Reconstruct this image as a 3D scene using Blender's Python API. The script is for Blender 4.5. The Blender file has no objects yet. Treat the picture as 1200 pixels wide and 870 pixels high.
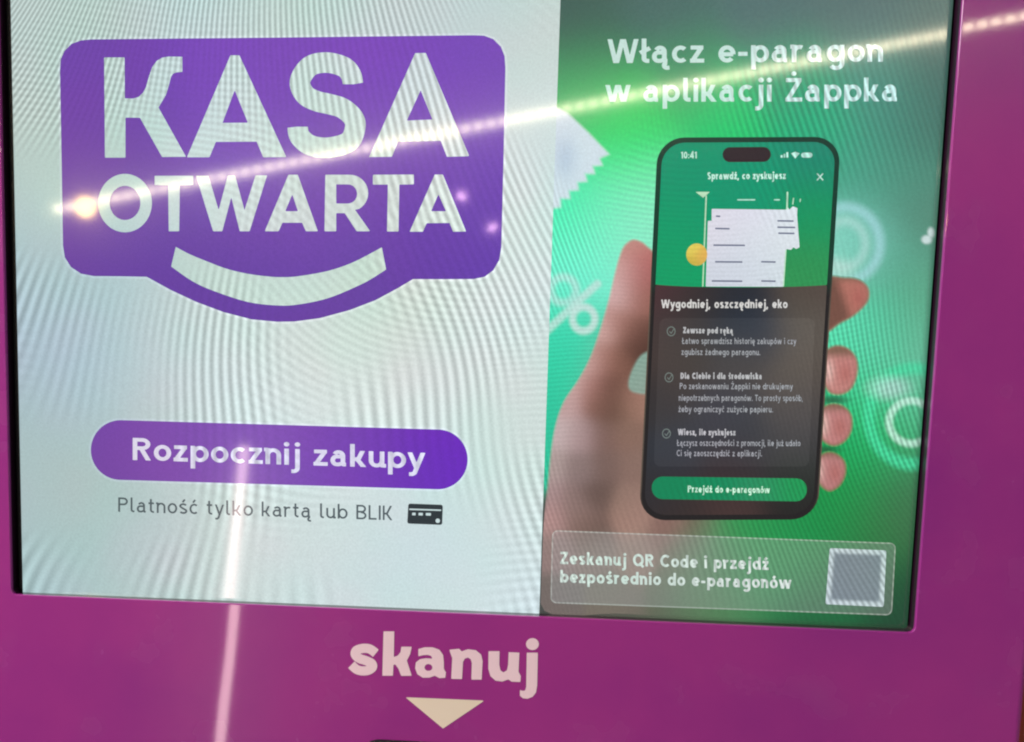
import bpy, bmesh, math
import numpy as np
from mathutils import Matrix, Vector

# ------------------------------------------------------------------ camera
# lens and pose solved from the straight edges of the screen in the photograph (1200 x 870)
FPX, CX, CY = 1193.3, 468.9, 560.2
RV = np.array([0.1082, 0.0984, 0.0245])
DIST, ZC = 0.50, 1.45                       # metres to the kiosk front, eye height
_t = np.linalg.norm(RV); _k = RV / _t
_K = np.array([[0, -_k[2], _k[1]], [_k[2], 0, -_k[0]], [-_k[1], _k[0], 0]])
RC = np.eye(3) + math.sin(_t) * _K + (1 - math.cos(_t)) * _K @ _K
def _w(v): return np.array([v[0], v[2], -v[1]])     # (right, down, in) -> world
AXX, AXD, AXF = _w(RC[0]), _w(RC[1]), _w(RC[2])     # camera right, down, forward in the world
CAM = np.array([0.0, -DIST, ZC])
scene = bpy.context.scene
col = scene.collection
cd = bpy.data.cameras.new('camera'); cam = bpy.data.objects.new('camera', cd); col.objects.link(cam)
M = Matrix.Identity(4)
for i in range(3):
    M[i][0], M[i][1], M[i][2], M[i][3] = AXX[i], -AXD[i], -AXF[i], CAM[i]
cam.matrix_world = M
cd.sensor_width = 36.0; cd.sensor_fit = 'HORIZONTAL'
cd.lens = FPX / 1200 * 36
cd.shift_x = (600 - CX) / 1200; cd.shift_y = (CY - 435) / 1200
cd.clip_start = 0.01; cd.clip_end = 100
scene.camera = cam

# ------------------------------------------------------------------ light
world = bpy.data.worlds.new('World'); scene.world = world; world.use_nodes = True
bg = world.node_tree.nodes['Background']
bg.inputs['Color'].default_value = (0.95, 0.97, 1.0, 1); bg.inputs['Strength'].default_value = 0.17
scene.view_settings.view_transform = 'Standard'; scene.view_settings.look = 'None'
scene.view_settings.exposure = 0; scene.view_settings.gamma = 1
scene.view_settings.use_curve_mapping = False
scene.cycles.filter_width = 2.1
scene.cycles.sample_clamp_indirect = 4
scene.cycles.max_bounces = 6
ld = bpy.data.lights.new('added_fill_lamp', 'AREA'); ld.shape = 'RECTANGLE'; ld.size = 1.2; ld.size_y = 0.5  # unseen area lamp, added to give the front panel diffuse light
ld.energy = 50; ld.color = (1.0, 0.96, 0.93)
lo = bpy.data.objects.new('added_fill_lamp', ld); col.objects.link(lo)
lo.location = (-1.55, -0.75, 2.35)
lo.rotation_euler = (Vector((0.0, 0, 1.35)) - Vector(lo.location)).to_track_quat('-Z', 'Y').to_euler()
lo['label'] = 'added unseen area lamp lighting the kiosk from the upper left'; lo['category'] = 'ceiling lamp'

# ------------------------------------------------------------------ helpers: pixels -> planes
def lin(c):
    c = np.asarray(c, float) / 255.0
    return np.where(c <= 0.04045, c / 12.92, ((c + 0.055) / 1.055) ** 2.4)
YAW = 0.0045                                 # the monitor sits very slightly turned in its cut-out
Y0 = 0.0068                                   # and a few millimetres behind the front panel
LAYER = 0.00009
def plane_panel(lift=0.0): return np.array([0, -lift, 0.0]), np.array([0, 1.0, 0])
def plane_disp(layer=0):
    n = np.array([-math.sin(YAW), math.cos(YAW), 0.0])
    return np.array([0, Y0, 0]) - n * LAYER * layer, n
def rays(px, py):
    px = np.asarray(px, float); py = np.asarray(py, float)
    return AXF[None] + ((px - CX) / FPX)[:, None] * AXX[None] + ((py - CY) / FPX)[:, None] * AXD[None]
def hit(px, py, plane):
    d = rays(np.atleast_1d(px), np.atleast_1d(py)); o, n = plane
    s = ((o - CAM) @ n) / (d @ n)
    return CAM[None] + d * s[:, None]
def project(p):
    v = np.asarray(p) - CAM
    z = v @ AXF
    return CX + FPX * (v @ AXX) / z, CY + FPX * (v @ AXD) / z
def mirrored(px, py, depth, plane):
    """real place of a lamp seen mirrored at this pixel, depth metres away along Y"""
    d = rays([px], [py])[0]; p = CAM + d * (depth / d[1])
    o, n = plane
    return p - 2 * ((p - o) @ n) * n

# ------------------------------------------------------------------ helpers: shapes by distance fields
def sd_poly(pts):
    P = np.asarray(pts, float)
    def f(x, y):
        d = np.full(x.shape, 1e18); ins = np.zeros(x.shape, bool)
        for i in range(len(P)):
            ax, ay = P[i]; bx, by = P[(i + 1) % len(P)]
            ex, ey = bx - ax, by - ay
            t = np.clip(((x - ax) * ex + (y - ay) * ey) / (ex * ex + ey * ey + 1e-12), 0, 1)
            d = np.minimum(d, (x - ax - t * ex) ** 2 + (y - ay - t * ey) ** 2)
            c = (ay <= y) != (by <= y)
            with np.errstate(divide='ignore', invalid='ignore'):
                xi = ax + (y - ay) * ex / (ey if ey else 1e-12)
            ins ^= c & (x < xi)
        d = np.sqrt(d)
        return np.where(ins, -d, d)
    return f
def sd_stroke(pts, w, round_ends=False):
    P = np.asarray(pts, float)
    h = w / 2
    def f(x, y):
        d = np.full(x.shape, 1e9)
        n = len(P) - 1
        seg = np.hypot(*(P[1:] - P[:-1]).T); cum = np.concatenate([[0], np.cumsum(seg)])
        closed = np.hypot(*(P[0] - P[-1])) < 1e-6
        def clipped(c, k):                       # joints near an open end do not bulge past it
            if round_ends or closed: return c
            if cum[k] < h * 1.3:
                e0 = (P[0] - P[1]) / max(seg[0], 1e-9); c = np.maximum(c, (x - P[0][0]) * e0[0] + (y - P[0][1]) * e0[1])
            if cum[-1] - cum[k] < h * 1.3:
                e1 = (P[-1] - P[-2]) / max(seg[-1], 1e-9); c = np.maximum(c, (x - P[-1][0]) * e1[0] + (y - P[-1][1]) * e1[1])
            return c
        for i in range(n):
            a, b = P[i], P[i + 1]; e = b - a; L = math.hypot(*e)
            if L < 1e-9: continue
            e = e / L
            t = (x - a[0]) * e[0] + (y - a[1]) * e[1]
            q = np.abs(-(x - a[0]) * e[1] + (y - a[1]) * e[0])
            d = np.minimum(d, np.maximum(q - h, np.maximum(-t, t - L)))
            if i < n - 1 or round_ends or closed: d = np.minimum(d, clipped(np.hypot(x - b[0], y - b[1]) - h, i + 1))
            if i == 0 and round_ends: d = np.minimum(d, np.hypot(x - a[0], y - a[1]) - h)
        return d
    return f
def sd_ell(cx, cy, rx, ry):
    return lambda x, y: (np.sqrt(((x - cx) / rx) ** 2 + ((y - cy) / ry) ** 2) - 1) * min(rx, ry)
def sd_ring(cx, cy, rx, ry, w):
    g = sd_ell(cx, cy, rx, ry)
    return lambda x, y: np.abs(g(x, y)) - w / 2
def union(*fs): return lambda x, y: np.minimum.reduce([f(x, y) for f in fs])
def cut(f, *gs): return lambda x, y: np.maximum.reduce([f(x, y)] + [-g(x, y) for g in gs])
def inter(*fs): return lambda x, y: np.maximum.reduce([f(x, y) for f in fs])
def rquad(c, r):
    """rounded quadrilateral from four corners (clockwise on the picture)"""
    C = np.asarray(c, float); g = C.mean(0); out = []
    for i in range(4):
        p, a, b = C[i], C[i - 1], C[(i + 1) % 4]
        u = (a - p) / np.linalg.norm(a - p); v = (b - p) / np.linalg.norm(b - p)
        o = p + (u + v) * r
        for k in range(9):
            t = math.pi / 2 * k / 8
            out.append(o - v * r * math.cos(t) - u * r * math.sin(t))
    return out
def spline(pts, n=6, closed=True):
    P = [np.array(p, float) for p in pts]; m = len(P); out = []
    for i in range(m if closed else m - 1):
        g = (lambda k: P[k % m]) if closed else (lambda k: P[min(max(k, 0), m - 1)])
        p0, p1, p2, p3 = g(i - 1), g(i), g(i + 1), g(i + 2)
        for k in range(n):
            t = k / n
            out.append(0.5 * (2 * p1 + (p2 - p0) * t + (2 * p0 - 5 * p1 + 4 * p2 - p3) * t * t + (3 * p1 - p0 - 3 * p2 + p3) * t ** 3))
    if not closed: out.append(P[-1])
    return out
def field_mesh(F, xs, ys):
    """flat polygons of the region F<0 on a grid (marching squares)"""
    ny, nx = F.shape
    X, Y = np.meshgrid(xs, ys)
    ins = F < 0
    s = ins[:-1, :-1].astype(int) + ins[:-1, 1:] + ins[1:, 1:] + ins[1:, :-1]
    used = {}; verts = []; faces = []
    full = np.argwhere(s == 4)
    idx = -np.ones(F.shape, int)
    need = np.zeros(F.shape, bool)
    j, i = full[:, 0], full[:, 1]
    for a, b in ((0, 0), (0, 1), (1, 1), (1, 0)): need[j + a, i + b] = True
    part = np.argwhere((s > 0) & (s < 4))
    for a, b in ((0, 0), (0, 1), (1, 1), (1, 0)):
        need[part[:, 0] + a, part[:, 1] + b] |= ins[part[:, 0] + a, part[:, 1] + b]
    w = np.argwhere(need); idx[need] = np.arange(len(w))
    verts = list(zip(X[need], Y[need]))
    q = np.stack([idx[j, i], idx[j + 1, i], idx[j + 1, i + 1], idx[j, i + 1]], 1)
    faces = [tuple(r) for r in q.tolist()]
    def cross(j0, i0, j1, i1):
        if (j1, i1) < (j0, i0): j0, i0, j1, i1 = j1, i1, j0, i0
        k = (j0, i0, j1, i1)
        if k not in used:
            f0, f1 = F[j0, i0], F[j1, i1]; t = f0 / (f0 - f1)
            used[k] = len(verts)
            verts.append((X[j0, i0] + t * (X[j1, i1] - X[j0, i0]), Y[j0, i0] + t * (Y[j1, i1] - Y[j0, i0])))
        return used[k]
    for j, i in part.tolist():
        cs = [(j, i), (j + 1, i), (j + 1, i + 1), (j, i + 1)]; f = []
        for k in range(4):
            a, b = cs[k], cs[(k + 1) % 4]
            if ins[a]: f.append(int(idx[a]))
            if ins[a] != ins[b]: f.append(cross(*a, *b))
        if len(f) > 2: faces.append(tuple(f))
    return np.array(verts), faces

ROOTS = {}
def link(name, verts, faces, mat, parent=None, colors=None, smooth=False, origin=None):
    verts = np.asarray(verts, float)
    if origin is None: origin = verts.mean(0)
    me = bpy.data.meshes.new(name)
    me.from_pydata((verts - origin).tolist(), [], faces)
    me.update()
    if colors is not None:
        at = me.color_attributes.new('Col', 'FLOAT_COLOR', 'POINT')
        c = np.ones((len(verts), 4), np.float32); c[:, :3] = colors
        at.data.foreach_set('color', c.ravel())
    me.materials.append(mat)
    if smooth: me.polygons.foreach_set('use_smooth', [True] * len(me.polygons))
    o = bpy.data.objects.new(name, me); col.objects.link(o)
    if parent is not None:
        o.parent = parent
        o.location = Vector(origin) - Vector(WORLD_AT[parent.name])
    else:
        o.location = origin
    WORLD_AT[o.name] = tuple(origin)
    return o
WORLD_AT = {}
def shape(name, f, box, step, color, layer, parent, mat=None, plane=None):
    """flat thing on the screen (or front panel) given as a distance field in picture coordinates"""
    x0, y0, x1, y1 = box
    xs = np.arange(x0 - 2 * step, x1 + 2.01 * step, step); ys = np.arange(y0 - 2 * step, y1 + 2.01 * step, step)
    X, Y = np.meshgrid(xs, ys)
    v, fc = field_mesh(f(X, Y), xs, ys)
    P = hit(v[:, 0], v[:, 1], plane if plane is not None else plane_disp(layer))
    c = color(v[:, 0], v[:, 1]) if callable(color) else np.tile(lin(color), (len(v), 1))
    return link(name, P, fc, mat or MDISP, parent, c)
def rbf(samples, sigma, power=False):
    S = np.array([[a[0], a[1]] for a in samples], float); C = lin(np.array([a[2] for a in samples]))
    def f(x, y):
        d2 = (x[:, None] - S[None, :, 0]) ** 2 + (y[:, None] - S[None, :, 1]) ** 2
        w = np.exp(-d2 / (2 * sigma ** 2)) + 1e-5 / (1 + d2 / sigma ** 2)
        return (w @ C) / w.sum(1, keepdims=True)
    return f
def smooth(a, b, v):
    t = np.clip((v - a) / (b - a), 0, 1); return t * t * (3 - 2 * t)
def blend(c, col_srgb, alpha):
    a = np.asarray(alpha)[:, None]; return c * (1 - a) + lin(col_srgb)[None] * a

# ------------------------------------------------------------------ materials
def nodes(m):
    m.use_nodes = True; return m.node_tree.nodes, m.node_tree.links
def math_node(N, L, op, a, b=None, c=None):
    n = N.new('ShaderNodeMath'); n.operation = op
    for k, v in enumerate((a, b, c)):
        if v is None: continue
        if isinstance(v, (int, float)): n.inputs[k].default_value = v
        else: L.new(v, n.inputs[k])
    return n.outputs[0]
def noise(N, L, vec, scale, detail=1.0, rough=0.5):
    n = N.new('ShaderNodeTexNoise'); n.inputs['Scale'].default_value = scale
    n.inputs['Detail'].default_value = detail; n.inputs['Roughness'].default_value = rough
    L.new(vec, n.inputs['Vector']); return n.outputs['Fac']

def display_material(name='screen_light', fan=None):
    m = bpy.data.materials.new(name); N, L = nodes(m); B = N['Principled BSDF']
    at = N.new('ShaderNodeAttribute'); at.attribute_name = 'Col'
    geo = N.new('ShaderNodeNewGeometry'); pos = geo.outputs['Position']
    sep = N.new('ShaderNodeSeparateXYZ'); L.new(pos, sep.inputs[0]); x, z = sep.outputs[0], sep.outputs[2]
    # beating of the pixel rows and columns of the panel: two bent families of fine bands
    warp1 = noise(N, L, pos, 7.0, 0.0); warp2 = noise(N, L, pos, 5.6, 0.0)
    if fan:
        ph1 = math_node(N, L, 'DIVIDE', math_node(N, L, 'SUBTRACT', x, fan[0]), math_node(N, L, 'SUBTRACT', fan[1], z))
        ph1 = math_node(N, L, 'ADD', math_node(N, L, 'MULTIPLY', ph1, fan[2]), math_node(N, L, 'MULTIPLY', warp1, 9.0))
        ph2 = math_node(N, L, 'ADD', math_node(N, L, 'MULTIPLY', z, 230.0), math_node(N, L, 'MULTIPLY', warp2, 26.0))
        ph2 = math_node(N, L, 'ADD', ph2, math_node(N, L, 'MULTIPLY', x, 40.0))
    else:
        ph1 = math_node(N, L, 'ADD', math_node(N, L, 'MULTIPLY', x, 400.0), math_node(N, L, 'MULTIPLY', warp1, 22.0))
        ph1 = math_node(N, L, 'ADD', ph1, math_node(N, L, 'MULTIPLY', z, 130.0))
        ph2 = math_node(N, L, 'ADD', math_node(N, L, 'MULTIPLY', z, 330.0), math_node(N, L, 'MULTIPLY', warp2, 40.0))
    s1 = math_node(N, L, 'SINE', math_node(N, L, 'MULTIPLY', ph1, 6.2832))
    s2 = math_node(N, L, 'SINE', math_node(N, L, 'MULTIPLY', ph2, 6.2832))
    m1 = N.new('ShaderNodeMapRange'); m1.interpolation_type = 'SMOOTHSTEP'
    L.new(noise(N, L, pos, 9.0, 1.0), m1.inputs[0]); m1.inputs[1].default_value = 0.42; m1.inputs[2].default_value = 0.63
    m2 = N.new('ShaderNodeMapRange'); m2.interpolation_type = 'SMOOTHSTEP'
    L.new(noise(N, L, pos, 7.3, 1.0), m2.inputs[0]); m2.inputs[1].default_value = 0.46; m2.inputs[2].default_value = 0.66
    a1 = math_node(N, L, 'MULTIPLY', math_node(N, L, 'MULTIPLY', s1, m1.outputs[0]), 0.26)
    a2 = math_node(N, L, 'MULTIPLY', math_node(N, L, 'MULTIPLY', s2, m2.outputs[0]), 0.08)
    fine = noise(N, L, pos, 900.0, 1.0)
    sc_ = N.new('ShaderNodeSeparateColor'); L.new(at.outputs['Color'], sc_.inputs[0])
    lum = N.new('ShaderNodeMapRange'); lum.interpolation_type = 'SMOOTHSTEP'; L.new(sc_.outputs[1], lum.inputs[0])
    lum.inputs[1].default_value = 0.12; lum.inputs[2].default_value = 0.5; lum.inputs[3].default_value = 0.18; lum.inputs[4].default_value = 1.0
    band = math_node(N, L, 'MULTIPLY', math_node(N, L, 'ADD', a1, a2), lum.outputs[0])
    g = math_node(N, L, 'ADD', band, math_node(N, L, 'MULTIPLY', math_node(N, L, 'SUBTRACT', fine, 0.5), 0.22))
    g = math_node(N, L, 'ADD', g, 1.0)
    # slow green / rose mottling of the same beating
    t1 = noise(N, L, pos, 13.0, 2.0); t2 = noise(N, L, pos, 8.0, 1.0)
    comb = N.new('ShaderNodeCombineXYZ')
    L.new(math_node(N, L, 'ADD', math_node(N, L, 'MULTIPLY', math_node(N, L, 'SUBTRACT', t1, 0.5), -0.34 if fan else -0.15), 1.0), comb.inputs[0])
    L.new(math_node(N, L, 'ADD', math_node(N, L, 'MULTIPLY', math_node(N, L, 'SUBTRACT', t1, 0.5), 0.18), 1.0), comb.inputs[1])
    L.new(math_node(N, L, 'ADD', math_node(N, L, 'MULTIPLY', math_node(N, L, 'SUBTRACT', t2, 0.5), 0.30), 1.0), comb.inputs[2])
    v1 = N.new('ShaderNodeVectorMath'); v1.operation = 'MULTIPLY'; L.new(at.outputs['Color'], v1.inputs[0]); L.new(comb.outputs[0], v1.inputs[1])
    v2 = N.new('ShaderNodeVectorMath'); v2.operation = 'SCALE'; L.new(v1.outputs[0], v2.inputs[0]); L.new(g, v2.inputs['Scale'])
    B.inputs['Base Color'].default_value = (0.006, 0.007, 0.007, 1)
    L.new(v2.outputs[0], B.inputs['Emission Color']); B.inputs['Emission Strength'].default_value = 1.0
    B.inputs['Roughness'].default_value = 0.17; B.inputs['Specular IOR Level'].default_value = 0.22
    B.inputs['Coat Weight'].default_value = 0.75; B.inputs['Coat Roughness'].default_value = 0.053
    return m
_ap = hit([330], [-400], plane_disp())[0]
MDISP = display_material('start_page_light', (float(_ap[0]), float(_ap[2]), 60.0))
MADV = display_material('advert_light')

def plain(name, rgb, rough=0.4, spec=0.5, bump=0.0, bscale=300.0, vary=0.06, coat=0.0):
    m = bpy.data.materials.new(name); N, L = nodes(m); B = N['Principled BSDF']
    tc = N.new('ShaderNodeTexCoord'); n = noise(N, L, tc.outputs['Object'], 14.0, 4.0)
    mr = N.new('ShaderNodeMapRange'); L.new(n, mr.inputs[0]); mr.inputs[1].default_value = 0.3; mr.inputs[2].default_value = 0.7
    mr.inputs[3].default_value = 1 - vary; mr.inputs[4].default_value = 1 + vary
    v = N.new('ShaderNodeVectorMath'); v.operation = 'SCALE'; v.inputs[0].default_value = rgb; L.new(mr.outputs[0], v.inputs['Scale'])
    L.new(v.outputs[0], B.inputs['Base Color'])
    B.inputs['Roughness'].default_value = rough; B.inputs['Specular IOR Level'].default_value = spec
    B.inputs['Coat Weight'].default_value = coat; B.inputs['Coat Roughness'].default_value = 0.05
    if bump:
        bn = N.new('ShaderNodeBump'); bn.inputs['Strength'].default_value = bump; bn.inputs['Distance'].default_value = 0.0004
        L.new(noise(N, L, tc.outputs['Object'], bscale, 2.0), bn.inputs['Height']); L.new(bn.outputs[0], B.inputs['Normal'])
    return m
def panel_material():
    m = bpy.data.materials.new('magenta_acrylic'); N, L = nodes(m); B = N['Principled BSDF']
    tc = N.new('ShaderNodeTexCoord'); p = tc.outputs['Object']
    r = N.new('ShaderNodeValToRGB'); L.new(noise(N, L, p, 7.0, 5.0, 0.55), r.inputs[0])  # hue variation, widened to paint an uneven sheen into the colour
    r.color_ramp.elements[0].position = 0.30; r.color_ramp.elements[0].color = (0.290, 0.020, 0.232, 1)
    r.color_ramp.elements[1].position = 0.72; r.color_ramp.elements[1].color = (0.410, 0.034, 0.250, 1)
    # faint finger marks and dust, duller than the clean gloss
    sm = N.new('ShaderNodeMapRange'); L.new(noise(N, L, p, 30.0, 3.0, 0.5), sm.inputs[0])
    sm.inputs[1].default_value = 0.56; sm.inputs[2].default_value = 0.80
    mix = N.new('ShaderNodeMix'); mix.data_type = 'RGBA'
    L.new(math_node(N, L, 'MULTIPLY', sm.outputs[0], 0.05), mix.inputs[0]); L.new(r.outputs[0], mix.inputs[6])
    mix.inputs[7].default_value = (0.48, 0.26, 0.40, 1)
    L.new(mix.outputs[2], B.inputs['Base Color'])
    L.new(math_node(N, L, 'ADD', math_node(N, L, 'MULTIPLY', sm.outputs[0], 0.12), 0.24), B.inputs['Roughness'])
    B.inputs['Specular IOR Level'].default_value = 0.30
    B.inputs['Coat Weight'].default_value = 0.6; B.inputs['Coat Roughness'].default_value = 0.040
    bn = N.new('ShaderNodeBump'); bn.inputs['Strength'].default_value = 0.06; bn.inputs['Distance'].default_value = 0.002
    L.new(noise(N, L, p, 11.0, 1.0), bn.inputs['Height']); L.new(bn.outputs[0], B.inputs['Coat Normal'])
    return m
MPANEL = panel_material()
MBLACK = plain('black_monitor_plastic', (0.012, 0.013, 0.013), 0.32, 0.4, 0.1, 900.0)
MPRINT = plain('pale_printed_ink', (0.95, 0.68, 0.73), 0.35, 0.4, 0.0, 300, 0.03, 0.3)
MPRINT2 = plain('cream_printed_ink', (0.90, 0.74, 0.58), 0.35, 0.4, 0.0, 300, 0.03, 0.3)
MMETAL = plain('grey_body_metal', (0.10, 0.09, 0.11), 0.45, 0.5, 0.1, 200)
MGLASSB = plain('dark_scanner_glass', (0.008, 0.006, 0.007), 0.06, 0.5)

# ------------------------------------------------------------------ the kiosk
def rrect(x0, x1, z0, z1, r, n=7):
    out = []
    for cx, cz, a in ((x1 - r, z1 - r, 0), (x0 + r, z1 - r, 90), (x0 + r, z0 + r, 180), (x1 - r, z0 + r, 270)):
        for k in range(n):
            t = math.radians(a + 90 * k / (n - 1)); out.append((cx + r * math.cos(t), cz + r * math.sin(t)))
    return out
def loops_mesh(loops, cap_first=False, cap_last=False):
    n = len(loops[0]); v = [p for l in loops for p in l]; f = []
    for a in range(len(loops) - 1):
        for i in range(n):
            j = (i + 1) % n; f.append((a * n + i, a * n + j, (a + 1) * n + j, (a + 1) * n + i))
    if cap_first: f.append(tuple(range(n))[::-1])
    if cap_last: f.append(tuple((len(loops) - 1) * n + i for i in range(n)))
    return v, f

def PXZ(px, py, plane=None):
    p = hit([px], [py], plane or plane_panel())[0]; return p[0], p[2]
# cut-out of the front panel (inner wall at the panel face) and the kiosk's right edge
hx0 = np.mean([PXZ(2.0, 100)[0], PXZ(6.3, 400)[0], PXZ(11.5, 690)[0]])
hx1 = np.mean([PXZ(1129.5, 0)[0], PXZ(1072, 735)[0]])
hz0 = np.mean([PXZ(120, 700.5)[1], PXZ(400, 713.5)[1], PXZ(700, 726)[1], PXZ(1030, 740.5)[1]])
hz1 = PXZ(560, -60)[1]
kx1 = np.mean([PXZ(1208, 745)[0], PXZ(1199.5, 860)[0]]); kx0 = hx0 - 0.075
kz0, kz1 = 0.0, hz1 + 0.085

kiosk = bpy.data.objects.new('checkout_kiosk', None); col.objects.link(kiosk)
kiosk.location = ((kx0 + kx1) / 2, 0.06, kz0); WORLD_AT['checkout_kiosk'] = tuple(kiosk.location)
kiosk['label'] = 'magenta self-checkout kiosk with a wide lit touch screen and printed scan arrow'
kiosk['category'] = 'kiosk'

def outline(x0, x1, z0, z1, r, y): return [(x, y, z) for x, z in rrect(x0, x1, z0, z1, r)]
L_ = []
L_.append(outline(kx0, kx1, kz0, kz1, 0.006, 0.10))
for k in range(6):
    t = math.pi / 2 * k / 5; i = 0.0035 * (1 - math.cos(t)); yy = 0.0035 * (1 - math.sin(t))
    L_.append(outline(kx0 + i, kx1 - i, kz0 + i, kz1 - i, 0.006, yy))
RF = 0.0005
for k in range(6):
    a = math.pi / 2 * k / 5
    e = RF * (1 - math.sin(a)); yy = RF * (1 - math.cos(a))
    L_.append(outline(hx0 - e, hx1 + e, hz0 - e, hz1 + e, 0.0028 + e, yy))
L_.append(outline(hx0, hx1, hz0, hz1, 0.0028, 0.0020))
v, f = loops_mesh(L_)
fp = link('front_panel', v, f, MPANEL, kiosk, smooth=False)
for p in fp.data.polygons:
    p.use_smooth = False
tv, tf = loops_mesh([outline(hx0, hx1, hz0, hz1, 0.0028, 0.0020), outline(hx0, hx1, hz0, hz1, 0.0028, 0.020)])
MRECESS = plain('shaded_recess_edge', (0.022, 0.005, 0.017), 0.30, 0.4, 0.0, 300, 0.05, 0.45)  # shade of the recess wall painted in as a darker colour
link('cutout_edge', tv, tf, MRECESS, kiosk)
bv, bf = loops_mesh([outline(kx0 + 0.0008, kx1 - 0.0008, kz0 + 0.0008, kz1 - 0.0008, 0.006, 0.0985), outline(kx0 + 0.0008, kx1 - 0.0008, kz0 + 0.0008, kz1 - 0.0008, 0.006, 0.125)], True, True)
link('back_panel', bv, bf, MMETAL, kiosk)

# the monitor in the cut-out: black slab with bevelled rim, turned by YAW
ND = plane_disp()[1]
def on_disp(x, z, back=0.0):
    o, n = plane_disp(); y = o[1] - (n[0] / n[1]) * x + back
    return (x, y, z)
mg = 0.0007
def dl(i, back): return [on_disp(x, z, back) for x, z in rrect(hx0 + mg + i, hx1 - mg - i, hz0 + 0.0002 + i, hz1 - mg - i, 0.0026)]
dv, df = loops_mesh([dl(0, 0.0095), dl(0, 0.0016), dl(0.0003, 0.0007), dl(0.0009, 0.0002), dl(0.0018, 0.0)], True, True)
screen = link('display_screen', dv, df, MBLACK, kiosk)
screen['label'] = 'wide lit monitor with black rim set into the cut-out'

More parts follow.
